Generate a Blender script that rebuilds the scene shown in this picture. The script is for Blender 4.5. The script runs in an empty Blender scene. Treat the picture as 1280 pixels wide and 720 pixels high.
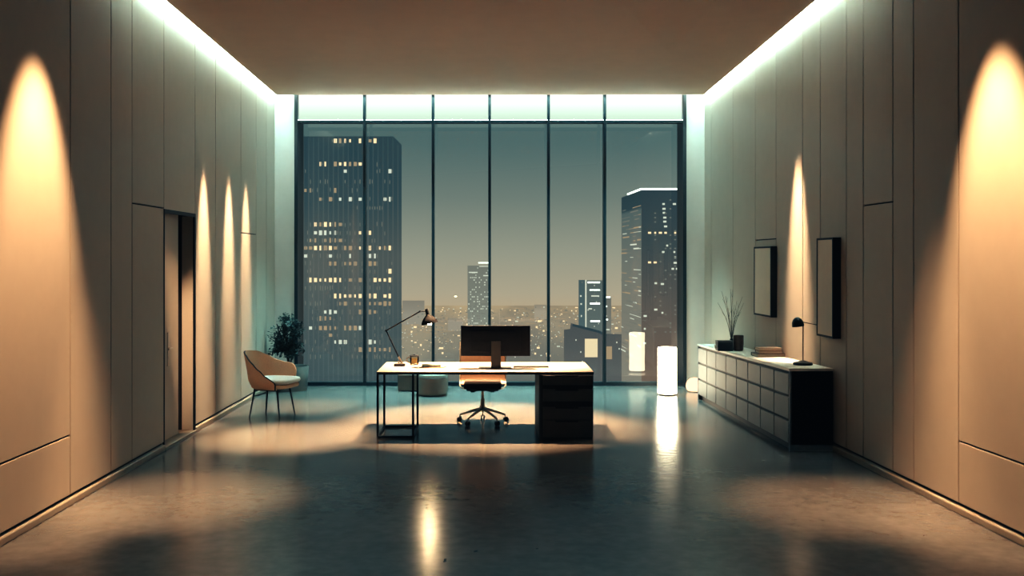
import bpy, bmesh, math, random
from mathutils import Vector, Matrix

random.seed(7)
scene = bpy.context.scene
COL = scene.collection
R = math.radians
F, CX, CY, HC = 1234.0, 612.0, 325.0, 2.06


def P(px, py, d):
    """a pixel of the 1280x720 photograph at depth d -> a point of the room"""
    return Vector(((px - CX) * d / F, d, HC - (py - CY) * d / F))


def XR(y):
    """x of the right wall's face at depth y (the wall runs slightly outwards)"""
    return 3.52 + .035 * (16.2 - y)


XL = -3.52
ZL = lambda y: 4.695 + .0174 * (15.71 - y)
ZR = lambda y: 4.700 + .0449 * (15.73 - y)

# ------------------------------------------------------------------ materials


def new_mat(name):
    m = bpy.data.materials.new(name)
    m.use_nodes = True
    nt = m.node_tree
    nt.nodes.clear()
    out = nt.nodes.new('ShaderNodeOutputMaterial')
    return m, nt, out


def N(nt, kind, **kw):
    n = nt.nodes.new(kind)
    for k, v in kw.items():
        setattr(n, k, v)
    return n


def ramp(nt, stops, interp='LINEAR'):
    r = N(nt, 'ShaderNodeValToRGB')
    r.color_ramp.interpolation = interp
    e = r.color_ramp.elements
    while len(e) < len(stops):
        e.new(0.5)
    for el, (p, c) in zip(e, stops):
        el.position = p
        el.color = (*c, 1) if len(c) == 3 else c
    return r


def pbr(name, col, rough=.5, metal=0., spec=.5, scale=30., vary=.12, bump=.03, emis=None, estr=0., coat=0., rvary=.08):
    """principled surface with a little noise in colour, roughness and relief"""
    m, nt, out = new_mat(name)
    b = N(nt, 'ShaderNodeBsdfPrincipled')
    tc = N(nt, 'ShaderNodeTexCoord')
    nz = N(nt, 'ShaderNodeTexNoise')
    nz.inputs['Scale'].default_value = scale
    nz.inputs['Detail'].default_value = 4
    nt.links.new(tc.outputs['Object'], nz.inputs['Vector'])
    lo = tuple(max(0, c * (1 - vary)) for c in col)
    hi = tuple(min(1, c * (1 + vary)) for c in col)
    r = ramp(nt, [(.3, lo), (.7, hi)])
    nt.links.new(nz.outputs['Fac'], r.inputs['Fac'])
    nt.links.new(r.outputs['Color'], b.inputs['Base Color'])
    b.inputs['Roughness'].default_value = rough
    b.inputs['Metallic'].default_value = metal
    b.inputs['Specular IOR Level'].default_value = spec
    b.inputs['Coat Weight'].default_value = coat
    if bump:
        bp = N(nt, 'ShaderNodeBump')
        bp.inputs['Strength'].default_value = bump
        bp.inputs['Distance'].default_value = .01
        nt.links.new(nz.outputs['Fac'], bp.inputs['Height'])
        nt.links.new(bp.outputs['Normal'], b.inputs['Normal'])
    if emis:
        b.inputs['Emission Color'].default_value = (*emis, 1)
        b.inputs['Emission Strength'].default_value = estr
    nt.links.new(b.outputs[0], out.inputs['Surface'])
    return m


def glow(name, col, strength):
    m, nt, out = new_mat(name)
    e = N(nt, 'ShaderNodeEmission')
    e.inputs['Color'].default_value = (*col, 1)
    e.inputs['Strength'].default_value = strength
    nt.links.new(e.outputs[0], out.inputs['Surface'])
    return m


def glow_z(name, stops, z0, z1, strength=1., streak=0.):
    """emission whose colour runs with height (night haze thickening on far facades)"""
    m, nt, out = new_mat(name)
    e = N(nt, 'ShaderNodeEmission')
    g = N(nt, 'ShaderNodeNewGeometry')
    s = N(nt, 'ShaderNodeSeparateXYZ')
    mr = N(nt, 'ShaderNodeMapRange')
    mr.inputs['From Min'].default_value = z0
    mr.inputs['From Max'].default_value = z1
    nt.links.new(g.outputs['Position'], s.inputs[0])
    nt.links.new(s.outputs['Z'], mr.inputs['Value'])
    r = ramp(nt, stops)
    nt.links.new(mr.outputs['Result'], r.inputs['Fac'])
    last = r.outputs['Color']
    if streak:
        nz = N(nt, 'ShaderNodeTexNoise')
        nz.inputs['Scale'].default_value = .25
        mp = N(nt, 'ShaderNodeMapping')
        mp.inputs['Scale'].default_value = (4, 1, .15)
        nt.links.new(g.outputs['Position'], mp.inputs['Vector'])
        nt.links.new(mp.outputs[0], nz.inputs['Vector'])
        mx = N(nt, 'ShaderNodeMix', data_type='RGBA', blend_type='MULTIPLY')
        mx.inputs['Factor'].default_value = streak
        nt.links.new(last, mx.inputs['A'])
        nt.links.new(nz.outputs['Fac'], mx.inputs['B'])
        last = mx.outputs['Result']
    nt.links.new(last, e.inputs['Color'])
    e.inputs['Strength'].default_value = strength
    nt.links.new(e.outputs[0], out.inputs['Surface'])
    return m


def glass_mat(name, ior=1.9, tint=(1, 1, 1), rough=.0):
    m, nt, out = new_mat(name)
    t = N(nt, 'ShaderNodeBsdfTransparent')
    t.inputs['Color'].default_value = (*tint, 1)
    g = N(nt, 'ShaderNodeBsdfGlossy')
    g.inputs['Roughness'].default_value = rough
    fr = N(nt, 'ShaderNodeFresnel')
    fr.inputs['IOR'].default_value = ior
    mx = N(nt, 'ShaderNodeMixShader')
    nt.links.new(fr.outputs[0], mx.inputs[0])
    nt.links.new(t.outputs[0], mx.inputs[1])
    nt.links.new(g.outputs[0], mx.inputs[2])
    nt.links.new(mx.outputs[0], out.inputs['Surface'])
    return m


def concrete_mat():
    m, nt, out = new_mat('polished_concrete')
    b = N(nt, 'ShaderNodeBsdfPrincipled')
    g = N(nt, 'ShaderNodeNewGeometry')
    L = nt.links.new
    n1 = N(nt, 'ShaderNodeTexNoise')
    n1.inputs['Scale'].default_value = .9
    n1.inputs['Detail'].default_value = 8
    n1.inputs['Roughness'].default_value = .62
    L(g.outputs['Position'], n1.inputs['Vector'])
    n2 = N(nt, 'ShaderNodeTexNoise')
    n2.inputs['Scale'].default_value = 9
    n2.inputs['Detail'].default_value = 6
    L(g.outputs['Position'], n2.inputs['Vector'])
    r = ramp(nt, [(.3, (.110, .108, .104)), (.55, (.145, .139, .131)), (.75, (.175, .167, .157))])
    L(n1.outputs['Fac'], r.inputs['Fac'])
    r2 = ramp(nt, [(.35, (.82, .82, .82)), (.65, (1, 1, 1))])
    L(n2.outputs['Fac'], r2.inputs['Fac'])
    mx = N(nt, 'ShaderNodeMix', data_type='RGBA', blend_type='MULTIPLY')
    mx.inputs['Factor'].default_value = 1
    L(r.outputs['Color'], mx.inputs['A'])
    L(r2.outputs['Color'], mx.inputs['B'])
    # small dark pits and chips, sparse
    mp = N(nt, 'ShaderNodeMapping')
    mp.inputs['Scale'].default_value = (1, .6, 1)
    L(g.outputs['Position'], mp.inputs['Vector'])
    n3 = N(nt, 'ShaderNodeTexNoise')
    n3.inputs['Scale'].default_value = 7.5
    n3.inputs['Detail'].default_value = 2
    L(mp.outputs[0], n3.inputs['Vector'])
    r3 = ramp(nt, [(.745, (0, 0, 0)), (.765, (1, 1, 1))])
    L(n3.outputs['Fac'], r3.inputs['Fac'])
    mx2 = N(nt, 'ShaderNodeMix', data_type='RGBA')
    L(r3.outputs['Color'], mx2.inputs['Factor'])
    L(mx.outputs['Result'], mx2.inputs['A'])
    mx2.inputs['B'].default_value = (.04, .036, .032, 1)
    # a saw-cut joint across the floor
    sep = N(nt, 'ShaderNodeSeparateXYZ')
    L(g.outputs['Position'], sep.inputs[0])
    sb = N(nt, 'ShaderNodeMath', operation='SUBTRACT')
    L(sep.outputs['Y'], sb.inputs[0])
    sb.inputs[1].default_value = 10.5
    ab = N(nt, 'ShaderNodeMath', operation='ABSOLUTE')
    L(sb.outputs[0], ab.inputs[0])
    jl = N(nt, 'ShaderNodeMath', operation='LESS_THAN')
    L(ab.outputs[0], jl.inputs[0])
    jl.inputs[1].default_value = .012
    mx3 = N(nt, 'ShaderNodeMix', data_type='RGBA')
    L(jl.outputs[0], mx3.inputs['Factor'])
    L(mx2.outputs['Result'], mx3.inputs['A'])
    mx3.inputs['B'].default_value = (.12, .11, .1, 1)
    L(mx3.outputs['Result'], b.inputs['Base Color'])
    b.inputs['Roughness'].default_value = .20
    b.inputs['Specular IOR Level'].default_value = .4
    bp = N(nt, 'ShaderNodeBump')
    bp.inputs['Strength'].default_value = .10
    bp.inputs['Distance'].default_value = .02
    L(n2.outputs['Fac'], bp.inputs['Height'])
    L(bp.outputs['Normal'], b.inputs['Normal'])
    L(b.outputs[0], out.inputs['Surface'])
    return m


M = {}
M['floor'] = concrete_mat()
M['wall'] = pbr('warm_white_panel', (.48, .425, .365), .55, vary=.02, scale=6, bump=.01)
M['pier'] = pbr('grey_pier', (.52, .52, .50), .6, vary=.03, scale=5, bump=.01)
M['groove'] = pbr('groove_shadow', (.03, .03, .032), .8, bump=0)
M['ceil'] = pbr('ceiling_paint', (.74, .53, .41), .7, vary=.02, scale=4, bump=.01)
M['dark_wall'] = pbr('dark_plaster', (.10, .095, .09), .8, vary=.05, scale=3)
M['base_trim'] = pbr('baseboard_paint', (.30, .26, .21), .45, vary=.04)
M['mull'] = pbr('mullion_metal', (.022, .034, .040), .4, metal=.2, vary=.05)
M['glass'] = glass_mat('window_glass', 1.85, (.96, .98, .98))
M['black'] = pbr('black_metal', (.008, .009, .010), .42, spec=.25, vary=.1)
M['charcoal'] = pbr('charcoal_lacquer', (.070, .074, .078), .45, spec=.4, vary=.08, scale=12)
M['shade'] = pbr('matt_black_shade', (.012, .013, .015), .75, spec=.12, vary=.1)
M['plastic'] = pbr('black_plastic', (.018, .021, .027), .5, spec=.35, vary=.1)
M['desktop'] = pbr('pale_desktop', (.38, .345, .31), .30, vary=.02, scale=8, bump=.005)
M['chrome'] = pbr('brushed_metal', (.70, .62, .54), .34, metal=1., vary=.05)
M['tan'] = pbr('tan_leather', (.17, .10, .062), .5, vary=.08, scale=60, bump=.05)
M['seat_dark'] = pbr('dark_leather', (.05, .043, .036), .5, vary=.1, scale=60, bump=.05)
M['tan_fabric'] = pbr('tan_upholstery', (.58, .38, .255), .75, vary=.08, scale=90, bump=.06)
M['white_fabric'] = pbr('offwhite_fabric', (.74, .71, .66), .85, vary=.04, scale=90, bump=.06)
M['grey_fabric'] = pbr('grey_fabric', (.20, .165, .14), .9, vary=.06, scale=90, bump=.06)
M['pot'] = pbr('grey_planter', (.22, .235, .235), .7, vary=.06, scale=20)
M['soil'] = pbr('soil', (.03, .025, .02), .95, vary=.3, scale=60, bump=.4)
M['leaf'] = pbr('dark_leaves', (.030, .048, .042), .55, vary=.35, scale=8)
M['bark'] = pbr('bark', (.06, .045, .035), .85, vary=.25, scale=40, bump=.3)
M['cred_top'] = pbr('credenza_top_stone', (.66, .61, .54), .35, vary=.05, scale=14)
M['cred_front'] = pbr('credenza_drawer_front', (.205, .20, .195), .45, vary=.04, scale=8)
M['cred_body'] = pbr('credenza_carcass', (.24, .27, .30), .6, vary=.08)
M['paper'] = pbr('blank_print', (.78, .70, .60), .7, vary=.03, scale=5)
M['book_a'] = pbr('book_cover_cream', (.36, .27, .21), .6, vary=.06)
M['book_b'] = pbr('book_cover_tan', (.16, .10, .07), .6, vary=.06)
M['book_c'] = pbr('book_cover_dark', (.10, .075, .065), .6, vary=.06)
M['pages'] = pbr('book_pages', (.75, .69, .58), .8, vary=.1, scale=150)
M['folder'] = pbr('tan_folder', (.40, .26, .17), .6, vary=.06)
M['teal_cover'] = pbr('teal_notebook_cover', (.10, .14, .12), .5, vary=.08)
M['brown_glass'] = pbr('brown_ceramic', (.085, .048, .035), .35, vary=.12)
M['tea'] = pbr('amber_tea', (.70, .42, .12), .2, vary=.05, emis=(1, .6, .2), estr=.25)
M['mug_glass'] = glass_mat('mug_glass', 1.5, (.98, .95, .88))
M['lantern'] = glow('lantern_glow', (1.0, .90, .68), 10.)
M['globe'] = glow('globe_glow', (1.0, .66, .42), 1.5)
M['bulb'] = glow('bulb_glow', (1.0, .78, .48), 450.)
M['bulb2'] = glow('reading_bulb_glow', (1.0, .76, .45), 30.)
M['cove'] = glow('cove_light', (.68, 1.0, .96), 125.)
M['cove_back'] = glow('glazing_strip_light', (.50, .95, 1.0), 42.)
M['added_led'] = glow('added_uplight', (.70, 1.0, .95), 38.)
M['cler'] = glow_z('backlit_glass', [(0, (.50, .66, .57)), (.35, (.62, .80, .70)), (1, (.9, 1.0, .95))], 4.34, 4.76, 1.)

# ------------------------------------------------------------------ mesh helpers


class MB:
    def __init__(self):
        self.bm = bmesh.new()
        self.flat = True      # only plain boxes so far: keep the broad faces flat-shaded

    def box(self, x0, x1, y0, y1, z0, z1, bev=0., seg=2, mapf=None):
        g = bmesh.ops.create_cube(self.bm, size=1.)
        vs = g['verts']
        for v in vs:
            v.co = Vector(((x0 + x1) / 2 + v.co.x * (x1 - x0), (y0 + y1) / 2 + v.co.y * (y1 - y0), (z0 + z1) / 2 + v.co.z * (z1 - z0)))
        if bev:
            es = list({e for v in vs for e in v.link_edges})
            r = bmesh.ops.bevel(self.bm, geom=es, offset=bev, segments=seg, affect='EDGES', profile=.7)
            vs = list({v for f in r['faces'] for v in f.verts} | {v for v in vs if v.is_valid})
        if mapf:
            for v in vs:
                v.co = mapf(v.co)
        return self

    def prism(self, pts, z0, z1, bev=0.):
        """vertical prism on a plan polygon"""
        bm = self.bm
        a = [bm.verts.new((p[0], p[1], z0)) for p in pts]
        b = [bm.verts.new((p[0], p[1], z1)) for p in pts]
        n = len(pts)
        fs = [bm.faces.new(a[::-1]), bm.faces.new(b)]
        for i in range(n):
            fs.append(bm.faces.new((a[i], a[(i + 1) % n], b[(i + 1) % n], b[i])))
        if bev:
            es = list({e for f in fs[:2] for e in f.edges})
            bmesh.ops.bevel(bm, geom=es, offset=bev, segments=2, affect='EDGES')
        return self

    def quad(self, a, b, c, d):
        self.bm.faces.new([self.bm.verts.new(p) for p in (a, b, c, d)])
        return self

    def hexa(self, lo, hi):
        """solid between two quads (4 lower + 4 upper corners)"""
        bm = self.bm
        a = [bm.verts.new(p) for p in lo]
        b = [bm.verts.new(p) for p in hi]
        bm.faces.new(a[::-1])
        bm.faces.new(b)
        for i in range(4):
            bm.faces.new((a[i], a[(i + 1) % 4], b[(i + 1) % 4], b[i]))
        return self

    def lathe(self, prof, c=(0, 0, 0), seg=32, axis=None):
        """profile of (radius, height) round a vertical (or given) axis"""
        bm = self.bm
        self.flat = False
        c = Vector(c)
        q = Matrix.Identity(3)
        if axis is not None:
            q = Vector((0, 0, 1)).rotation_difference(Vector(axis).normalized()).to_matrix()
        rings = []
        for r, h in prof:
            if r < 1e-5:
                rings.append([bm.verts.new(c + q @ Vector((0, 0, h)))])
            else:
                rings.append([bm.verts.new(c + q @ Vector((r * math.cos(2 * math.pi * i / seg), r * math.sin(2 * math.pi * i / seg), h))) for i in range(seg)])
        for a, b in zip(rings, rings[1:]):
            for i in range(seg):
                j = (i + 1) % seg
                if len(a) == 1 and len(b) == 1:
                    continue
                if len(a) == 1:
                    bm.faces.new((a[0], b[j], b[i]))
                elif len(b) == 1:
                    bm.faces.new((a[i], a[j], b[0]))
                else:
                    bm.faces.new((a[i], a[j], b[j], b[i]))
        return self

    def tube(self, pts, r, seg=10, cap=True):
        """swept round bar; r a number or one per point"""
        bm = self.bm
        self.flat = False
        pts = [Vector(p) for p in pts]
        rs = r if isinstance(r, (list, tuple)) else [r] * len(pts)
        rings = []
        prev = None
        for i, p in enumerate(pts):
            t = (pts[min(i + 1, len(pts) - 1)] - pts[max(i - 1, 0)]).normalized()
            if prev is None:
                u = t.cross(Vector((0, 0, 1)))
                if u.length < 1e-3:
                    u = t.cross(Vector((1, 0, 0)))
                u.normalize()
            else:
                u = prev - t * prev.dot(t)
                u.normalize()
            prev = u
            w = t.cross(u)
            rings.append([bm.verts.new(p + (u * math.cos(2 * math.pi * k / seg) + w * math.sin(2 * math.pi * k / seg)) * rs[i]) for k in range(seg)])
        for a, b in zip(rings, rings[1:]):
            for k in range(seg):
                bm.faces.new((a[k], a[(k + 1) % seg], b[(k + 1) % seg], b[k]))
        if cap:
            bm.faces.new(rings[0][::-1])
            bm.faces.new(rings[-1])
        return self

    def bar(self, a, b, w, h=None):
        """square-section bar between two points"""
        a, b = Vector(a), Vector(b)
        h = h or w
        t = (b - a).normalized()
        u = t.cross(Vector((0, 0, 1)))
        if u.length < 1e-3:
            u = Vector((1, 0, 0))
        u.normalize()
        v = u.cross(t).normalized()
        o = [(-1, -1), (1, -1), (1, 1), (-1, 1)]
        self.hexa([a + u * i * w / 2 + v * j * h / 2 for i, j in o], [b + u * i * w / 2 + v * j * h / 2 for i, j in o])
        return self


def build(name, mb, mat, parent=None, local=False, smooth=True, angle=38):
    if mb.flat and angle == 38:
        smooth = False
    me = bpy.data.meshes.new(name)
    bmesh.ops.recalc_face_normals(mb.bm, faces=mb.bm.faces)
    mb.bm.to_mesh(me)
    mb.bm.free()
    me.materials.append(mat)
    if smooth:
        me.shade_smooth()
        me.set_sharp_from_angle(angle=R(angle))
    o = bpy.data.objects.new(name, me)
    COL.objects.link(o)
    if parent is not None:
        o.parent = parent
        if not local:
            off = Vector(parent.location)
            q = parent.parent
            while q is not None:
                off += q.location
                q = q.parent
            me.transform(Matrix.Translation(-off))
    elif not local:
        # origin at the base of the mesh
        xs = [v.co for v in me.vertices]
        c = Vector(((min(v.x for v in xs) + max(v.x for v in xs)) / 2, (min(v.y for v in xs) + max(v.y for v in xs)) / 2, min(v.z for v in xs)))
        me.transform(Matrix.Translation(-c))
        o.location = c
    return o


def tag(o, label, cat, group=None, kind=None):
    o['label'] = label
    o['category'] = cat
    if group:
        o['group'] = group
    if kind:
        o['kind'] = kind
    return o


def thing(name, label, cat, loc=(0, 0, 0), group=None, kind=None):
    o = bpy.data.objects.new(name, None)
    o.empty_display_size = .1
    COL.objects.link(o)
    o.location = loc
    return tag(o, label, cat, group, kind)


def smooth_path(pts, n=6):
    """Catmull-Rom through the points"""
    pts = [Vector(p) for p in pts]
    out = []
    for i in range(len(pts) - 1):
        p0, p1, p2, p3 = pts[max(i - 1, 0)], pts[i], pts[i + 1], pts[min(i + 2, len(pts) - 1)]
        for k in range(n):
            t = k / n
            out.append(.5 * ((2 * p1) + (p2 - p0) * t + (2 * p0 - 5 * p1 + 4 * p2 - p3) * t * t + (3 * p1 - p0 - 3 * p2 + p3) * t ** 3))
    out.append(pts[-1])
    return out


# ------------------------------------------------------------------ the room
Y0 = -1.6
m = MB().box(-4.2, 4.8, Y0, 16.7, -.15, 0)
tag(build('floor', m, M['floor'], smooth=False), 'polished grey concrete floor with warm light pools', 'floor', kind='structure')


def wall_panels(mapf, cells, wall_end, top):
    """flat wall cladding: boxes with dark open joints over a dark backing"""
    m = MB()
    g = .007
    for y0, y1, z0, z1 in cells:
        m.box(y0 + g, y1 - g, 0, .022, z0 + g, z1 - g, bev=.003, seg=1, mapf=mapf)
    return m


def left_map(c):
    return Vector((XL - .022 + c.y, c.x, c.z))


def right_map(c):
    return Vector((XR(c.x) + .022 - c.y, c.x, c.z))


TOP = 6.0
ZB = .085
DY0, DY1, DZ = 10.67, 11.80, 2.60
# left wall
ed = [Y0, .6, 2.2, 3.9, 5.5, 7.0 - 1.0, 8.29, 9.18, 9.72, 10.67, 11.80, 12.68, 13.97, 14.88, 15.57, 16.2]
cells = []
for a, b in zip(ed, ed[1:]):
    if abs(b - 8.29) < .01:
        cells += [(a, b, ZB, .59), (a, b, .59, TOP)]
    elif abs(a - 9.72) < .01:
        cells += [(a, b, ZB, 2.62), (a, b, 2.62, TOP)]
    elif abs(a - DY0) < .01:
        cells += [(a, b, DZ, TOP)]
    elif abs(a - 13.97) < .01:
        cells += [(a, b, ZB, 2.445), (a, b, 2.445, TOP)]
    else:
        cells += [(a, b, ZB, TOP)]
wl = build('wall_left', wall_panels(left_map, cells, 16.2, TOP), M['wall'])
tag(wl, 'pale panelled wall with the door and vertical joints', 'wall', kind='structure')
m = MB()
XB = XL - .022
m.box(XB - .30, XB, Y0, DY0, 0, TOP).box(XB - .30, XB, DY1, 16.35, 0, TOP).box(XB - .30, XB, DY0, DY1, DZ, TOP)
build('backing', m, M['groove'], wl, smooth=False)
# right wall
er = [Y0, .6, 2.2, 3.9, 5.5, 6.6, 8.015, 8.80, 9.217, 9.885, 10.31, 11.05, 11.61, 12.57, 13.44, 14.52, 15.75, 16.2]
cells = []
for a, b in zip(er, er[1:]):
    if abs(b - 8.015) < .01:
        cells += [(a, b, ZB, .59), (a, b, .59, TOP)]
    elif abs(a - 9.217) < .01:
        cells += [(a, b, ZB, 2.604), (a, b, 2.604, TOP)]
    elif abs(a - 12.57) < .01:
        cells += [(a, b, ZB, 2.33), (a, b, 2.33, TOP)]
    else:
        cells += [(a, b, ZB, TOP)]
wr = build('wall_right', wall_panels(right_map, cells, 16.2, TOP), M['wall'])
tag(wr, 'pale panelled wall behind the long drawer credenza', 'wall', kind='structure')
m = MB()
m.box(Y0, 16.35, -.30, 0, 0, TOP, mapf=right_map)
build('backing', m, M['groove'], wr, smooth=False)
# front wall behind the viewpoint
m = MB().box(-4.2, 4.8, Y0 - .2, Y0, 0, TOP)
tag(build('wall_front', m, M['dark_wall'], smooth=False), 'plain dark wall behind the viewpoint', 'wall', kind='structure')
# back wall: two piers at the ends of the glazing and the lintel above it
GX0, GX1 = -3.165, 3.19
m = MB().box(XL, GX0 - .02, 16.17, 16.35, 0, TOP).box(GX1 + .02, XR(16.2), 16.17, 16.35, 0, TOP).box(GX0 - .02, GX1 + .02, 16.17, 16.35, 4.86, TOP)
tag(build('wall_back', m, M['pier'], smooth=False), 'narrow grey piers at both ends of the glazing', 'wall', kind='structure')
# ceiling: a dropped panel with a light gap along both side walls
ga = .12
yb = 15.75


def cl(y):
    return Vector((XL + ga, y, ZL(y)))


def cr(y):
    return Vector((XR(y) - ga, y, ZR(y)))


t = Vector((0, 0, .07))
m = MB().hexa([cl(Y0), cr(Y0), cr(yb), cl(yb)], [cl(Y0) + t, cr(Y0) + t, cr(yb) + t, cl(yb) + t])
tag(build('ceiling', m, M['ceil'], smooth=False), 'smooth dropped ceiling with light gaps along both side walls', 'ceiling', kind='structure')
m = MB().box(-4.2, 4.8, Y0 - .2, 16.4, TOP, TOP + .2)
tag(build('ceiling_slab', m, M['dark_wall'], smooth=False), 'dark slab above the dropped ceiling', 'ceiling', kind='structure')
# cove light strips in the gaps
YS = 9.3
z = .16
m = MB().hexa([(XL + .025, YS, ZL(YS) + z), (XL + .07, YS, ZL(YS) + z), (XL + .07, 16.1, ZL(16.1) + z), (XL + .025, 16.1, ZL(16.1) + z)],
              [(XL + .025, YS, ZL(YS) + z + .02), (XL + .07, YS, ZL(YS) + z + .02), (XL + .07, 16.1, ZL(16.1) + z + .02), (XL + .025, 16.1, ZL(16.1) + z + .02)])
tag(build('trim_1', m, M['cove'], smooth=False), 'cool white cove light strip above the wall with the door', 'light strip', kind='structure')
m = MB().hexa([(XR(YS) - .07, YS, ZR(YS) + z), (XR(YS) - .025, YS, ZR(YS) + z), (XR(16.1) - .025, 16.1, ZR(16.1) + z), (XR(16.1) - .07, 16.1, ZR(16.1) + z)],
              [(XR(YS) - .07, YS, ZR(YS) + z + .02), (XR(YS) - .025, YS, ZR(YS) + z + .02), (XR(16.1) - .025, 16.1, ZR(16.1) + z + .02), (XR(16.1) - .07, 16.1, ZR(16.1) + z + .02)])
tag(build('trim_2', m, M['cove'], smooth=False), 'cool white cove light strip above the wall with the framed prints', 'light strip', kind='structure')
m = MB().quad((-2.9, 15.90, 4.745), (2.9, 15.90, 4.745), (2.9, 16.0, 4.745), (-2.9, 16.0, 4.745))
tag(build('trim_0', m, M['cove_back'], smooth=False), 'cool light strip hidden above the ceiling edge at the glazing', 'light strip', kind='structure')
# baseboards: rounded trims
prof = [(0, 0), (.034, 0), (.038, .012), (.038, .052), (.032, .062), (.018, .066), (0, .066)]


def baseboard(name, mapf, y0, y1, label):
    m = MB()
    a = [m.bm.verts.new(mapf(Vector((y0, .0 + p[0], p[1])))) for p in prof]
    b = [m.bm.verts.new(mapf(Vector((y1, .0 + p[0], p[1])))) for p in prof]
    for i in range(len(prof) - 1):
        m.bm.faces.new((a[i], a[i + 1], b[i + 1], b[i]))
    m.bm.faces.new(a)
    m.bm.faces.new(b[::-1])
    tag(build(name, m, M['base_trim']), label, 'baseboard', kind='structure')


baseboard('baseboard_left', left_map, Y0, DY0, 'rounded baseboard along the wall up to the door')
baseboard('baseboard_left_back', left_map, DY1, 16.15, 'rounded baseboard between the door and the glazing')
baseboard('baseboard_right', right_map, Y0, 16.15, 'rounded baseboard along the wall behind the credenza')

# the door in the left wall: recessed leaf standing slightly open before a dark slot
d = thing('door_1', 'tall recessed flush door with a lever handle', 'door', (XL, DY0, 0), kind='structure')
m = MB().box(XL - .165, XL - .12, DY0 + .01, 11.545, .035, DZ - .015, bev=.003)
leaf = build('door_leaf', m, M['wall'], d)
m = MB()
hy = 11.17
m.box(XL - .121, XL - .112, hy - .022, hy + .022, .86, 1.24, bev=.003)
m.tube([(XL - .12, hy, 1.06), (XL - .07, hy, 1.06)], .010)
m.tube([(XL - .072, hy + .012, 1.06), (XL - .072, hy - .13, 1.06)], .010)
build('door_handle', m, M['chrome'], leaf)
m = MB().box(XL - .15, XL - .005, DY1 - .03, DY1 - .004, .03, DZ - .02, bev=.003)
build('jamb', m, M['white_fabric'], d)
m = MB().box(XL - .014, XL + .006, DY1 - .035, DY1 + .006, .0, DZ + .012).box(XL - .014, XL + .006, DY0 - .006, DY1 + .006, DZ - .028, DZ + .012)
m.box(XL - .014, XL + .006, DY0 - .006, DY0 + .012, 0, DZ + .012)
build('door_frame', m, M['black'], d, smooth=False)
m = MB().box(XL - .31, XL + .02, DY0 + .004, DY1 - .004, 0, .032, bev=.004)
build('threshold', m, M['base_trim'], d)
m = MB().box(XL - .36, XL - .31, DY0 - .05, DY1 + .05, 0, DZ + .05)
build('recess_back', m, M['groove'], d, smooth=False)

# ------------------------------------------------------------------ glazing
mx = [GX0] + [(p - CX) * 16.2 / F for p in (456, 541.5, 612, 685.5, 755.5)] + [GX1]
ZT = 4.318
GLZ = .45     # the glass sits this far outside the mullions
for i, (a, b) in enumerate(zip(mx, mx[1:])):
    w = thing('window_%d' % (i + 1), 'full height window bay, number %s counted from the potted tree, looking onto the city' % ['one', 'two', 'three', 'four', 'five', 'six'][i], 'window', ((a + b) / 2, 16.2, 0), kind='structure')
    m = MB()
    hw = (b - a) / 2 - .015
    m.quad((-hw - .01, GLZ, .0), (hw + .01, GLZ, .0), (hw + .01, GLZ, ZT + .1), (-hw - .01, GLZ, ZT + .1))
    build('pane', m, M['glass'], w, local=True, smooth=False)
    m = MB().box(-hw, hw, .03, .05, ZT + .03, 4.86)
    build('clerestory_pane', m, M['cler'], w, local=True, smooth=False)
    m = MB().box(-hw, hw, -.05, .06, ZT - .018, ZT + .03)
    build('transom_bar', m, M['mull'], w, local=True, smooth=False)
    m = MB().quad((-hw, -.045, ZT + .034), (hw, -.045, ZT + .034), (hw, .005, ZT + .034), (-hw, .005, ZT + .034))  # unseen uplight strip, added to brighten the ceiling by the glazing
    build('added_transom_light', m, M['added_led'], w, local=True, smooth=False)
    m = MB().box(-hw, hw, -.06, .06, 0, .06)
    build('bottom_rail', m, M['mull'], w, local=True, smooth=False)
for i, x in enumerate(mx):
    hw = .022
    if i in (0, len(mx) - 1):
        hw = .028
    m = MB().box(x - hw, x + hw, 16.2 - .07, 16.2 + (.08 if 0 < i < len(mx) - 1 else GLZ), 0, 4.88, bev=.004)
    tag(build('trim_%d' % (i + 3), m, M['mull']), 'dark upright window mullion, %s from the potted tree' % ['first', 'second', 'third', 'fourth', 'fifth', 'sixth', 'seventh'][i], 'mullion', kind='structure')

# ------------------------------------------------------------------ the desk
DF, DB = 11.40, 12.51
DX0, DX1 = -1.307, 1.205
ZD = .767
desk = thing('desk', 'long pale topped desk with black frame legs and drawer pedestal', 'desk', ((DX0 + DX1) / 2, (DF + DB) / 2, 0))
m = MB().box(DX0, DX1, DF, DB, ZD - .012, ZD, bev=.003)
build('desktop', m, M['desktop'], desk)
m = MB().box(DX0 + .002, DX1 - .002, DF + .002, DB - .002, ZD - .030, ZD - .0125, bev=.002)
build('edge_frame', m, M['black'], desk)
lx0, lx1, ly0, ly1 = -1.294, -.885, DF + .02, 12.14
for x, y in ((lx0, ly0), (lx1, ly0), (lx0, ly1), (lx1, ly1)):
    m = MB().box(x - .0125, x + .0125, y - .0125, y + .0125, .0, ZD - .03, bev=.002)
    build('leg', m, M['black'], desk)
for a, b in (((lx0, ly0), (lx1, ly0)), ((lx0, ly1), (lx1, ly1)), ((lx0, ly0), (lx0, ly1)), ((lx1, ly0), (lx1, ly1))):
    ax, bx = sorted((a[0], b[0]))
    ay, by = sorted((a[1], b[1]))
    m = MB().box(ax - .012, bx + .012, ay - .012, by + .012, .002, .026, bev=.002)
    build('floor_bar', m, M['black'], desk)
PX0, PX1, PF, PB = .570, 1.197, 11.35, 12.45
m = MB()
pl = []
rc = .05
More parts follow.
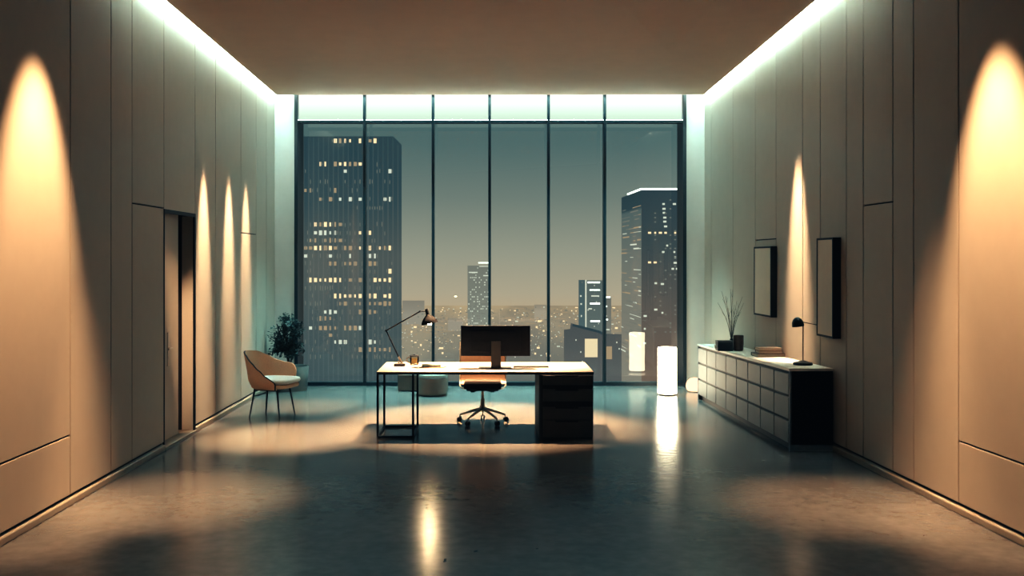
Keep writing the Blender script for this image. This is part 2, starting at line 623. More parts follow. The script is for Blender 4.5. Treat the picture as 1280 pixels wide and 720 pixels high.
for cx, cy, a0 in ((PX0 + rc, PF + rc + .02, 180), (PX1 - .02, PF + .04, 270), (PX1 - .02, PB - .02, 0), (PX0 + .02, PB - .02, 90)):
    rr = rc if a0 == 180 else .02
    pl += [(cx + rr * math.cos(R(a0 + k * 15)), cy + rr * math.sin(R(a0 + k * 15))) for k in range(7)]
m.prism(pl, .0, ZD - .032, bev=.003)
build('pedestal', m, M['plastic'], desk)
for z0, z1 in ((.622, .730), (.434, .574), (.222, .368), (.022, .212)):
    m = MB()
    hx0, hx1 = PX0 + .185, PX0 + .455
    # front with a scooped finger pull along its top edge
    m.box(PX0 + .045, PX1 - .006, PF, PF + .02, z0, z1 - .02, bev=.002)
    m.box(PX0 + .045, hx0, PF, PF + .02, z1 - .021, z1, bev=.002)
    m.box(hx1, PX1 - .006, PF, PF + .02, z1 - .021, z1, bev=.002)
    dr = build('drawer', m, M['charcoal'], desk)
    m = MB().box(hx0 + .001, hx1 - .001, PF + .010, PF + .018, z1 - .0205, z1, bev=.001)
    build('handle', m, M['plastic'], dr)

# ------------------------------------------------------------------ things on the desk
# monitor seen from behind
MD = 11.80
mon = thing('monitor', 'wide black computer monitor seen from behind on the desk', 'monitor', (.077, MD, ZD))
c0, c1 = P(576, 445, MD + .03), P(662.7, 407, MD + .03)
m = MB().box(c0.x, c1.x, MD + .025, MD + .055, c0.z, c1.z, bev=.006)
m.box(c0.x + .12, c1.x - .12, MD + .010, MD + .026, c0.z + .05, c1.z - .06, bev=.006)
build('screen_housing', m, M['plastic'], mon)
m = MB().box(c0.x + .008, c1.x - .008, MD + .0555, MD + .058, c0.z + .012, c1.z - .008)
build('screen', m, M['black'], mon, smooth=False)
n0, n1 = P(614, 459.5, MD), P(626, 426.5, MD)
m = MB().box(n0.x, n1.x, MD - .008, MD + .012, ZD + .006, n1.z, bev=.003)
build('stand_neck', m, M['charcoal'], mon)
m = MB().box(-.13, .26, MD - .012, MD + .16, ZD, ZD + .007, bev=.002)
build('stand_base', m, M['charcoal'], mon)
kb = MB().box(.29, .71, 11.86, 11.99, ZD, ZD + .012, bev=.003)
k = build('keyboard', kb, M['plastic'])
tag(k, 'slim dark keyboard lying flat on the desk beside the monitor stand', 'keyboard')
m = MB()
for r in range(5):
    for q in range(16):
        m.box(.30 + q * .025, .321 + q * .025, 11.868 + r * .023, 11.888 + r * .023, ZD + .0115, ZD + .0145)
build('keys', m, M['charcoal'], k, smooth=False)

# jointed desk lamp
LD = 12.04
pt = lambda x, y: P(x, y, LD)
dl = thing('desk_lamp', 'black jointed desk lamp with conical shade standing on the desk', 'lamp', (pt(499.7, 455).x, LD, ZD))
bx = pt(499.7, 455).x
m = MB().box(bx - .066, bx + .066, LD - .055, LD + .055, ZD, ZD + .03, bev=.005)
build('base', m, M['plastic'], dl)
m = MB().tube([(bx + .03, LD, ZD + .028), tuple(pt(498.2, 446))], .013).tube([(bx - .012, LD - .012, ZD + .028), (bx - .012, LD - .012, ZD + .062)], .010)
build('bracket', m, M['chrome'], dl)
e0, e1, e2 = pt(501, 452), pt(482.8, 413.2), pt(525, 389.3)
m = MB().tube([e0, e1], .0085).tube([e0 + Vector((0, .018, 0)), e1 + Vector((0, .018, 0))], .004)
build('lower_arm', m, M['black'], dl)
m = MB().tube([e1, e2], .0085)
m.lathe([(0, -.02), (.013, -.02), (.013, .02), (0, .02)], e1, 14, axis=(0, 1, 0))
m.lathe([(0, -.016), (.011, -.016), (.011, .016), (0, .016)], e2, 14, axis=(0, 1, 0))
build('upper_arm', m, M['black'], dl)
mc, nk = pt(537.2, 404.4), pt(532.9, 386.2)
ax = (nk - mc).normalized()
hh = (nk - mc).length
build('swivel', MB().tube([e2, e2.lerp(nk - ax * .02, .5) + Vector((0, 0, -.004)), nk - ax * .03], .006), M['black'], dl)
prf = [(.103, 0), (.098, .022), (.083, .050), (.058, .078), (.036, .096), (.021, .112), (.0185, hh - .012), (.015, hh), (0, hh)]
inn = [(r - .004, h - .004) for r, h in prf[:-3]]
m = MB().lathe(prf[::-1] + [(.099, .001)] + inn[1:] + [(0, .106)], mc, 32, axis=ax)
build('lamp_shade', m, M['shade'], dl)
m = MB().lathe([(0, -.014), (.022, -.008), (.034, .010), (.034, .028), (.02, .055), (0, .06)], mc, 20, axis=ax)
build('bulb', m, M['bulb'], dl)

# glass of tea
gp = P(518, 455, 12.2)
gl = thing('tea_glass', 'small glass mug of amber tea beside the desk lamp base', 'mug', (gp.x, 12.2, ZD))
m = MB().lathe([(0, .004), (.048, .004), (.055, .02), (.057, .10), (.060, .105), (.054, .104), (.052, .022), (0, .012)], (gp.x, 12.2, ZD), 24)
build('cup', m, M['mug_glass'], gl)
m = MB().lathe([(0, .014), (.049, .016), (.051, .03), (.052, .078), (0, .078)], (gp.x, 12.2, ZD), 24)
build('tea', m, M['tea'], gl)
m = MB().lathe([(0, .106), (.058, .106), (.061, .110), (.058, .117), (.012, .119), (.010, .126), (0, .127)], (gp.x, 12.2, ZD), 24)
build('lid', m, M['plastic'], gl)
m = MB().tube(smooth_path([(gp.x - .055, 12.2, ZD + .09), (gp.x - .085, 12.2, ZD + .085), (gp.x - .092, 12.2, ZD + .055), (gp.x - .075, 12.2, ZD + .03), (gp.x - .053, 12.2, ZD + .028)], 5), .006)
build('handle', m, M['chrome'], gl)


def book(name, cx, cy, w, dd, z0, h, rot, cover, label, group=None, spine=True):
    """hardback: two boards, spine, page block"""
    o = thing(name, label, 'book', (cx, cy, z0), group)
    o.rotation_euler.z = R(rot)
    t_ = min(.006, h * .2)
    m = MB().box(-w / 2, w / 2, -dd / 2, dd / 2, 0, t_, bev=.001).box(-w / 2, w / 2, -dd / 2, dd / 2, h - t_, h, bev=.001)
    m.box(-w / 2, w / 2, -dd / 2, -dd / 2 + t_, 0, h, bev=.001)
    build('cover', m, cover, o, local=True)
    m = MB().box(-w / 2 + .007, w / 2 - .007, -dd / 2 + t_ + .0005, dd / 2 - .008, t_, h - t_)
    build('pages', m, M['pages'], o, local=True, smooth=False)
    return o


# folder and notebook
fo = MB()
fo.prism([(-.845, 11.80), (-.565, 11.80), (-.515, 11.97), (-.80, 12.10)], ZD, ZD + .008, bev=.001)
tag(build('folder', fo, M['folder']), 'tan paper folder flat on the desk under a notebook', 'folder')
book('notebook', -.705, 11.93, .225, .17, ZD + .0085, .022, 4, M['teal_cover'], 'dark teal notebook lying on the tan folder on the desk')

# ------------------------------------------------------------------ office chair
OX, OY = -.088, 12.50
oc = thing('office_chair', 'tan office chair on a five star castor base behind the desk', 'chair', (OX, OY, 0))
# backrest: thin padded sheet, leaning away, slightly dished
def backrest_mesh():
    m = MB()
    nu, nv = 12, 16
    bm = m.bm
    prof = [(.14, .475), (.19, .49), (.225, .53), (.245, .60), (.265, .72), (.29, .85), (.315, .97), (.33, 1.035)]
    pp = smooth_path([(0, a, b) for a, b in prof], 3)
    hw = .285
    front, back = [], []
    for i, p in enumerate(pp):
        v = i / (len(pp) - 1)
        ww = hw * (1 - .10 * max(0, v - .8) / .2)
        rowf, rowb = [], []
        for j in range(nu + 1):
            u = -1 + 2 * j / nu
            dish = .035 * u * u
            th = .022 * (1 - .75 * abs(u) ** 6)
            z_ = p.z - (.02 * abs(u) ** 6 if v > .95 else 0)
            rowf.append(bm.verts.new((OX + u * ww, OY + p.y - dish - th, z_)))
            rowb.append(bm.verts.new((OX + u * ww, OY + p.y - dish + th, z_)))
        front.append(rowf)
        back.append(rowb)
    n = len(pp)
    for i in range(n - 1):
        for j in range(nu):
            bm.faces.new((front[i][j], front[i][j + 1], front[i + 1][j + 1], front[i + 1][j]))
            bm.faces.new((back[i][j + 1], back[i][j], back[i + 1][j], back[i + 1][j + 1]))
    for i in range(n - 1):
        bm.faces.new((front[i][0], front[i + 1][0], back[i + 1][0], back[i][0]))
        bm.faces.new((front[i][nu], back[i][nu], back[i + 1][nu], front[i + 1][nu]))
    for j in range(nu):
        bm.faces.new((front[0][j + 1], front[0][j], back[0][j], back[0][j + 1]))
        bm.faces.new((front[-1][j], front[-1][j + 1], back[-1][j + 1], back[-1][j]))
    return m


build('backrest', backrest_mesh(), M['tan'], oc, angle=60)
m = MB().box(OX - .235, OX + .235, OY - .27, OY + .20, .455, .525, bev=.028, seg=4)
build('seat', m, M['seat_dark'], oc)
m = MB().box(OX - .20, OX + .20, OY - .20, OY + .16, .425, .457, bev=.01)
build('seat_pan', m, M['plastic'], oc)
for s in (-1, 1):
    x = OX + s * .292
    m = MB().tube(smooth_path([(x, OY + .30, 1.0), (x, OY + .262, .80), (x, OY + .235, .62), (x, OY + .19, .50), (x, OY + .10, .462), (x - s * .03, OY - .08, .452), (x - s * .085, OY - .20, .452)], 5), .0105)
    build('side_rail', m, M['chrome'], oc)
m = MB().lathe([(0, .15), (.034, .15), (.036, .21), (.027, .23), (.027, .30), (.017, .30), (.017, .40), (.045, .41), (.06, .427), (0, .427)], (OX, OY, 0), 20)
build('gas_lift', m, M['chrome'], oc)
for s in (-1, 1):
    m = MB().tube([(OX, OY - .03, .415), (OX + s * .11, OY - .08, .408)], .007).box(OX + s * .125 - .028, OX + s * .125 + .028, OY - .095, OY - .07, .394, .418, bev=.006)
    build('lever', m, M['plastic'], oc)
for k_ in range(5):
    a = R(90 + 72 * k_)
    c, s = math.cos(a), math.sin(a)
    e = Vector((OX + .30 * c, OY + .30 * s, .088))
    m = MB().tube([(OX + .02 * c, OY + .02 * s, .178), (OX + .12 * c, OY + .12 * s, .152), tuple(e)], [.024, .018, .012])
    build('base_arm', m, M['chrome'], oc)
    ca = bpy.data.objects.new('caster', None)
    COL.objects.link(ca)
    ca.parent = oc
    ca.location = (e.x - OX, e.y - OY, 0)
    ck = MB()
    tx, ty = -s, c
    for sg in (-1, 1):
        ck.lathe([(0, -.009), (.022, -.010), (.030, -.006), (.030, .006), (.022, .010), (0, .009)], (e.x + tx * .016 * sg + c * .012, e.y + ty * .016 * sg + s * .012, .0305), 18, axis=(tx, ty, 0))
    build('wheel', ck, M['plastic'], ca)
    build('fork', MB().tube([(e.x, e.y, .09), (e.x + c * .008, e.y + s * .008, .045)], .0075), M['chrome'], ca)

# ------------------------------------------------------------------ tub chair by the left wall
tc_ = thing('tub_chair', 'tan upholstered tub chair with white seat and thin black legs', 'armchair', (-2.875, 13.02, 0))
tc_.rotation_euler.z = R(-16)


def shell_curve(s):
    """plan point and outward normal of the shell at s in [-1,1]; negative s is the near arm"""
    L1 = math.pi / 2 * .27
    L2 = .20
    d_ = abs(s) * (L1 + L2)
    sg = 1 if s >= 0 else -1
    if d_ < L1:
        a = d_ / .27
        return Vector((-.27 * math.cos(a), sg * .285 * math.sin(a), 0)), Vector((-math.cos(a), sg * math.sin(a), 0))
    return Vector((d_ - L1, sg * .285, 0)), Vector((0, sg, 0))


KEYS = [(-1.0, .47), (-.92, .505), (-.8, .55), (-.66, .63), (-.5, .73), (-.36, .815), (-.2, .855), (0, .86), (.2, .845), (.4, .775), (.55, .715), (.7, .69), (.85, .68), (.94, .655), (1.0, .585)]


def top_h(s):
    for (a, ha), (b, hb) in zip(KEYS, KEYS[1:]):
        if a <= s <= b:
            f = (s - a) / (b - a)
            f = f * f * (3 - 2 * f) * .5 + f * .5
            return ha + (hb - ha) * f
    return KEYS[-1][1]


m = MB()
ns, nz_ = 44, 8
rows = []
edge = []
for i in range(ns + 1):
    s = -1 + 2 * i / ns
    c, nrm = shell_curve(s)
    h = top_h(s)
    row_o, row_i = [], []
    for j in range(nz_ + 1):
        f = j / nz_
        z_ = .375 + (h - .375) * f
        lean = .075 * ((z_ - .375) / .48) ** 1.2 - .05 * (1 - min(1, (z_ - .375) / .12)) ** 2
        o_ = c + nrm * (lean + .012)
        i_ = c + nrm * (lean - .014)
        row_o.append(m.bm.verts.new((o_.x, o_.y, z_)))
        row_i.append(m.bm.verts.new((i_.x, i_.y, z_)))
    rows.append((row_o, row_i))
    lt_ = .075 * ((h - .375) / .48) ** 1.2
    e_ = c + nrm * lt_
    edge.append(Vector((e_.x, e_.y, h)))
for i in range(ns):
    for j in range(nz_):
        a, b = rows[i], rows[i + 1]
        m.bm.faces.new((a[0][j], b[0][j], b[0][j + 1], a[0][j + 1]))
        m.bm.faces.new((b[1][j], a[1][j], a[1][j + 1], b[1][j + 1]))
    m.bm.faces.new((rows[i][0][-1], rows[i + 1][0][-1], rows[i + 1][1][-1], rows[i][1][-1]))
    m.bm.faces.new((rows[i + 1][0][0], rows[i][0][0], rows[i][1][0], rows[i + 1][1][0]))
for r_ in (rows[0], rows[-1]):
    for j in range(nz_):
        m.bm.faces.new((r_[0][j], r_[0][j + 1], r_[1][j + 1], r_[1][j]))
build('shell', m, M['tan_fabric'], tc_, local=True, angle=60)
c, nrm = shell_curve(-1)
front = [Vector((c.x + .004, c.y + nrm.y * .0, z_)) for z_ in (.44, .40, .375)]
m = MB().tube(smooth_path([e for e in edge[:20]][::-1] + front, 2), .010, 8)
build('piping', m, M['black'], tc_, local=True)


def cushion(z0, z1, x0, x1, hw, rnd, seg=40, n=4.):
    m = MB()
    cx, rx = (x0 + x1) / 2, (x1 - x0) / 2
    prof = [(0, z0), (.8, z0), (.96, z0 + rnd * .35), (1.0, z0 + rnd), (1.0, z1 - rnd), (.965, z1 - rnd * .3), (.85, z1), (.5, z1 + .008), (0, z1 + .012)]
    rings = []
    for f, z_ in prof:
        if f == 0:
            rings.append([m.bm.verts.new((cx, 0, z_))])
            continue
        rg = []
        for k in range(seg):
            a = 2 * math.pi * k / seg
            ca, sa = math.cos(a), math.sin(a)
            rg.append(m.bm.verts.new((cx + rx * f * math.copysign(abs(ca) ** (2 / n), ca), hw * f * math.copysign(abs(sa) ** (2 / n), sa), z_)))
        rings.append(rg)
    for a, b in zip(rings, rings[1:]):
        for k in range(seg):
            j = (k + 1) % seg
            if len(a) == 1:
                m.bm.faces.new((a[0], b[j], b[k]))
            elif len(b) == 1:
                m.bm.faces.new((a[k], a[j], b[0]))
            else:
                m.bm.faces.new((a[k], a[j], b[j], b[k]))
    return m


build('seat', cushion(.445, .515, -.20, .345, .262, .03), M['white_fabric'], tc_, local=True, angle=60)
build('seat_base', cushion(.385, .444, -.215, .325, .258, .02), M['tan_fabric'], tc_, local=True, angle=60)
m = MB()
for a, b in (((-.15, -.17), (.17, -.17)), ((-.15, .17), (.17, .17)), ((-.15, -.17), (-.15, .17)), ((.17, -.17), (.17, .17))):
    m.bar((a[0], a[1], .372), (b[0], b[1], .372), .022, .026)
build('seat_frame', m, M['black'], tc_, local=True)
for x, y in ((-.15, -.17), (.17, -.17), (-.15, .17), (.17, .17)):
    m = MB().tube([(x, y, .38), (x * 1.35, y * 1.28, 0)], [.014, .008])
    build('leg', m, M['black'], tc_, local=True)
m = MB().tube([(-.165, -.182, .28), (-.165, .182, .28)], .007)
build('stretcher', m, M['black'], tc_, local=True)

# ------------------------------------------------------------------ potted tree
TX, TY = -3.12, 15.62
tr = thing('potted_tree', 'dark leafy little tree in a round grey planter by the window', 'plant', (TX, TY, 0))
m = MB().lathe([(0, .0), (.225, .0), (.235, .012), (.252, .37), (.250, .385), (.236, .385), (.23, .33), (0, .33)], (TX, TY, 0), 40)
pt_ = build('planter', m, M['pot'], tr)
m = MB().lathe([(0, .345), (.12, .342), (.231, .332)], (TX, TY, 0), 32)
build('soil', m, M['soil'], pt_)
m = MB()
stems = []
base = Vector((TX - .03, TY - .02, .33))
for k_ in range(3):
    dx, dy_ = [(-.05, -.05), (.03, .05), (-.12, .02)][k_]
    pth = smooth_path([base + Vector((dx * .15, dy_ * .15, 0)), base + Vector((dx * .4, dy_ * .4, .18)), base + Vector((dx, dy_, .42)), base + Vector((dx * 1.6 - .03, dy_ * 1.6, .72))], 4)
    m.tube(pth, [.015 - .009 * i / (len(pth) - 1) for i in range(len(pth))], 7)
    stems.append(pth)
rnd = random.Random(11)
tips = []
FC = Vector((TX - .045, TY - .12, .83))
blobs = [(-.02, 0, .10, .26), (.05, -.03, .22, .20), (-.14, .0, -.04, .20), (.16, 0, -.02, .19), (-.05, 0, -.17, .18), (.10, .05, -.13, .16), (-.20, .02, -.16, .13), (.02, -.02, -.24, .14), (-.12, 0, -.22, .12), (.0, .0, .33, .11)]
for k_ in range(64):
    bx_, by_, bz_, br = rnd.choice(blobs)
    u = Vector((rnd.gauss(0, 1), rnd.gauss(0, 1), rnd.gauss(0, 1))).normalized() * br * rnd.uniform(.5, 1)
    tp = FC + Vector((bx_, by_, bz_)) + u
    tp.x = max(tp.x, XL + .06)
    tp.y = min(tp.y, 16.05)
    st = rnd.choice(stems)
    p0 = st[rnd.randint(len(st) // 3, len(st) - 1)]
    m.tube([p0, p0.lerp(tp, .55) + Vector((0, 0, .02)), tp], [.005, .0035, .002], 5)
    tips.append((p0, tp))
build('stem', m, M['bark'], tr)
m = MB()
bm = m.bm


def leaf_(bm, p, dirn, up, L, W):
    s_ = dirn.cross(up)
    if s_.length < 1e-3:
        s_ = Vector((1, 0, 0))
    s_.normalize()
    nn = s_.cross(dirn).normalized()
    a = bm.verts.new(p)
    b = bm.verts.new(p + dirn * L * .5 + s_ * W * .5 - nn * L * .06)
    c = bm.verts.new(p + dirn * L - nn * L * .12)
    d_ = bm.verts.new(p + dirn * L * .5 - s_ * W * .5 - nn * L * .06)
    e = bm.verts.new(p + dirn * L * .5)
    bm.faces.new((a, b, e))
    bm.faces.new((b, c, e))
    bm.faces.new((c, d_, e))
    bm.faces.new((d_, a, e))


for p0, tp in tips:
    for q in range(34):
        f = rnd.uniform(.62, 1.05)
        p = p0.lerp(tp, f) + Vector((rnd.gauss(0, .028), rnd.gauss(0, .028), rnd.gauss(0, .028)))
        p.x = max(p.x, XL + .05)
        p.y = min(p.y, 16.08)
        dv = Vector((rnd.gauss(0, 1), rnd.gauss(0, 1), rnd.gauss(0, .7))).normalized()
        if p.x + dv.x * .06 < XL + .012:
            dv.x = abs(dv.x)
        leaf_(bm, p, dv, Vector((rnd.gauss(0, .4), rnd.gauss(0, .4), 1)).normalized(), rnd.uniform(.04, .07), rnd.uniform(.022, .036))
build('foliage', m, M['leaf'], tr, smooth=False)

# ------------------------------------------------------------------ seats by the window
m = MB()
b0, b1 = P(497, 489, 15.45), P(559, 489, 15.45)
be = thing('bench', 'low grey box bench behind the drum ottoman near the window', 'bench', ((b0.x + b1.x) / 2, 15.62, 0))
m = MB().box(b0.x, b1.x, 15.45, 15.85, .015, .27, bev=.02, seg=3)
build('body', m, M['grey_fabric'], be)
m = MB().box(b0.x + .04, b1.x - .04, 15.49, 15.81, 0, .016)
build('plinth', m, M['black'], be, smooth=False)
o0 = P(540.5, 496, 15.05)
ot = thing('ottoman', 'round grey drum ottoman in front of the low bench', 'ottoman', (o0.x, 15.06, 0))
m = MB().lathe([(0, .012), (.205, .012), (.222, .03), (.226, .15), (.224, .29), (.212, .318), (.17, .328), (0, .332)], (o0.x, 15.06, 0), 40)
build('body', m, M['grey_fabric'], ot)
m = MB().lathe([(.222, .270), (.2275, .276), (.222, .282)], (o0.x, 15.06, 0), 40)
build('piping', m, M['charcoal'], ot)
m = MB().lathe([(0, 0), (.19, 0), (.19, .013), (0, .013)], (o0.x, 15.06, 0), 32)
build('foot', m, M['black'], ot)

# ------------------------------------------------------------------ lantern floor lamp and glowing dome
lp = P(835.5, 492, 15.0)
fl = thing('floor_lamp', 'glowing white cylinder floor lamp standing before the glazing', 'lamp', (lp.x, 15.1, 0))
m = MB().lathe([(0, .022), (.138, .022), (.143, .028), (.143, .715), (.138, .725), (0, .725)], (lp.x, 15.1, 0), 40)
build('lamp_shade', m, M['lantern'], fl)
m = MB().lathe([(0, 0), (.128, 0), (.132, .006), (.132, .021), (0, .021)], (lp.x, 15.1, 0), 40)
build('base', m, M['grey_fabric'], fl)
gp2 = P(870, 490, 15.35)
gd = thing('dome_lamp', 'small glowing dome lamp on the floor behind the credenza end', 'lamp', (gp2.x, 15.45, 0))
m = MB().lathe([(.10, .012), (.125, .035), (.137, .08), (.132, .13), (.11, .175), (.075, .205), (.03, .22), (0, .222)], (gp2.x, 15.45, 0), 28)
build('lamp_shade', m, M['globe'], gd)
m = MB().lathe([(0, 0), (.10, 0), (.105, .012), (0, .014)], (gp2.x, 15.45, 0), 28)
build('base', m, M['chrome'], gd)

# ------------------------------------------------------------------ credenza
CY0, CY1 = 10.63, 14.66


def CZ(y):
    return .893 - .0195 * (y - CY0)


def cmap(c):
    """local (along, depth from the front, height 0..1) -> room"""
    y = CY0 + c.x
    return Vector((XR(y) - .484 + c.y, y, c.z * CZ(y)))


CL = CY1 - CY0
cr_ = thing('credenza', 'long low credenza with three rows of small drawers against the wall', 'credenza', (XR(CY0) - .24, CY0, 0))
m = MB().box(0, CL, .020, .465, .075, .965, mapf=cmap)
build('carcass', m, M['black'], cr_, smooth=False)  # black, so the gaps between the drawers read as shade
m = MB()
m.box(0, .028, 0.0, .465, .0, .965, bev=.002, mapf=cmap)
build('end_panel', m, M['cred_body'], cr_)
m = MB().box(CL - .028, CL, .0, .465, .0, .965, bev=.002, mapf=cmap)
build('end_panel', m, M['cred_body'], cr_)
m = MB().box(-.004, CL + .004, -.006, .468, .966, 1.0, bev=.003, mapf=cmap)
build('top', m, M['cred_top'], cr_)
m = MB().box(.03, CL - .03, .05, .44, .0, .073, mapf=cmap)
build('plinth', m, M['black'], cr_, smooth=False)
nc = 8
x0c, x1c = .032, CL - .032
zr = [.082, .375, .668, .955]
for r in range(3):
    for c in range(nc):
        a = x0c + (x1c - x0c) * c / nc + .010
        b = x0c + (x1c - x0c) * (c + 1) / nc - .010
        m = MB().box(a, b, .0, .018, zr[r] + .010, zr[r + 1] - .030, bev=.003, mapf=cmap)
        m.box(a, b, .006, .018, zr[r + 1] - .032, zr[r + 1] - .022, mapf=cmap)
        build('drawer', m, M['cred_front'], cr_)

# ------------------------------------------------------------------ things on the credenza
# reading lamp with dome head
CD = 11.05
zc = CZ(CD - .11) + .001
bp_ = P(1003.5, 454, CD)
rl = thing('reading_lamp', 'black table lamp with dome head on the credenza', 'lamp', (bp_.x, CD, zc))
m = MB().lathe([(0, 0), (.105, 0), (.108, .012), (.10, .026), (.06, .036), (.03, .046), (.012, .05), (0, .05)], (bp_.x, CD, zc), 32)
build('base', m, M['black'], rl)
sx = P(1003.8, 404, CD)
m = MB().tube([(sx.x, CD, zc + .04), (sx.x, CD, sx.z)], .0055)
build('stem', m, M['black'], rl)
hm = P(997.6, 407.5, CD)
hz = [(.066, -.004), (.066, .012), (.061, .045), (.046, .075), (.024, .094), (0, .100)]
m = MB().lathe(hz + [(.02, .088), (.042, .068), (.056, .04), (.061, .01), (.062, -.002)][0:0], (hm.x, CD, hm.z), 28, axis=(-.16, 0, 1))
hood = build('lamp_shade', m, M['black'], rl)
m = MB().lathe([(0, .0), (.018, .006), (.026, .02), (.02, .045), (0, .05)], (hm.x, CD, hm.z - .006), 16)
build('bulb', m, M['bulb2'], rl)
aend = P(1023, 407, CD + .0)
m = MB().tube([(sx.x - .03, CD, sx.z + .03), (sx.x, CD, sx.z + .012), (aend.x, CD, P(1022, 406.5, CD).z)], .0048)
build('counter_arm', m, M['black'], rl)

# books
BY = 12.28
for k_, (w, dd, h, rot, cv, lb) in enumerate(((.35, .25, .040, 183, 'book_c', 'thick dark book at the bottom of the stack on the credenza'),
                                              (.295, .21, .034, 177, 'book_b', 'tan book in the middle of the stack on the credenza'),
                                              (.285, .20, .034, 182, 'book_a', 'cream book on top of the stack on the credenza'))):
    zz = CZ(BY) + .003 + [0, .0408, .0756][k_]
    book('book', P([960, 961, 960][k_], 440, BY).x, BY, w, dd, zz, h, rot, M[cv], lb, 'books stacked on the credenza')

# dark box with a knob, brown tumbler, twigs in a slim vase
XD = 13.15
zb_ = CZ(XD) + .003
q0, q1 = P(897.5, 430, XD), P(916.2, 430, XD)
zt = lambda py, d_: P(0, py, d_).z
sb_ = thing('storage_box', 'small black box with a round metal knob beside the twigs', 'box', ((q0.x + q1.x) / 2, XD + .07, zb_))
m = MB().box(q0.x, q1.x, XD, XD + .15, zb_, zb_ + .115, bev=.004)
build('body', m, M['plastic'], sb_)
m = MB().box(q0.x - .003, q1.x + .003, XD - .003, XD + .153, zb_ + .1155, zb_ + .135, bev=.003)
build('lid', m, M['charcoal'], sb_)
m = MB().lathe([(.010, 0), (.010, .012), (.026, .016), (.028, .03), (.018, .036), (0, .036)], (q0.x, XD + .06, zb_ + .055), 18, axis=(-1, 0, 0))
build('knob', m, M['chrome'], sb_)
tu = P(924.3, 434, XD + .02)
m = MB().lathe([(0, .0), (.055, .0), (.064, .02), (.069, .10), (.070, .19), (.068, .205), (.064, .205), (.063, .10), (.05, .012), (0, .01)], (tu.x, XD + .07, zb_), 28)
tag(build('tumbler', m, M['brown_glass']), 'dark brown round tumbler beside the black box on the credenza', 'tumbler')
tv = P(914.6, 425, XD + .22)
zv = CZ(XD + .22) + .002
vs = thing('twig_vase', 'slim dark vase of bare twigs behind the black box', 'vase', (tv.x, XD + .23, zv))
m = MB().lathe([(0, 0), (.034, 0), (.038, .02), (.036, .08), (.022, .14), (.020, .155), (.017, .155), (.018, .13), (0, .1)], (tv.x, XD + .23, zv), 20)
build('vase_body', m, M['plastic'], vs)
V0 = Vector((tv.x, XD + .23, zv + .12))
rnd = random.Random(5)
for px, py, dy_ in ((902, 364, .0), (897, 378, -.03), (907, 370, .03), (913, 361, .0), (916, 362, .05), (921, 376, -.04), (928, 371, .02), (929.5, 379, .0), (910, 385, -.05), (924, 388, .06), (918, 381, 0)):
    tp = P(px, py, XD + .23 + dy_)
    mid = V0.lerp(tp, .5) + Vector((rnd.uniform(-.006, .006) + (V0.x - tp.x) * .12, 0, .02))
    m = MB()
    pth = smooth_path([V0, mid, tp], 5)
    m.tube(pth, [.0042 - .0027 * i / (len(pth) - 1) for i in range(len(pth))], 6)
    for q in range(2):
        f = rnd.uniform(.5, .85)
        b0_ = pth[int(f * (len(pth) - 1))]
        dr_ = (tp - V0).normalized()
        m.tube([b0_, b0_ + dr_ * .07 + Vector((rnd.choice((-1, 1)) * .022, rnd.uniform(-.01, .01), 0))], [.002, .001], 5)
    build('twig', m, M['bark'], vs)

# framed prints on the right wall
for ya, yb_, z0, z1, dep, lb in ((12.53, 13.24, 1.33, 2.235, .08, 'black framed blank print above the stack of books'),
                                 (10.46, 10.93, 1.225, 2.30, .085, 'tall black framed blank print behind the reading lamp')):
    fr = thing('picture_frame', lb, 'picture', (XR((ya + yb_) / 2), (ya + yb_) / 2, z0), 'framed prints on the wall')
    fw = .022
    m = MB()
    m.box(ya, yb_, 0.022, .022 + dep, z0, z0 + fw, mapf=right_map).box(ya, yb_, .022, .022 + dep, z1 - fw, z1, mapf=right_map)
    m.box(ya, ya + fw, .022, .022 + dep, z0, z1, mapf=right_map).box(yb_ - fw, yb_, .022, .022 + dep, z0, z1, mapf=right_map)
    build('frame', m, M['black'], fr, smooth=False)
    m = MB().box(ya + fw, yb_ - fw, .024, .022 + dep - .005, z0 + fw, z1 - fw, mapf=right_map)
    build('print', m, M['paper'], fr, smooth=False)

# ------------------------------------------------------------------ the city outside
GZ = -70.


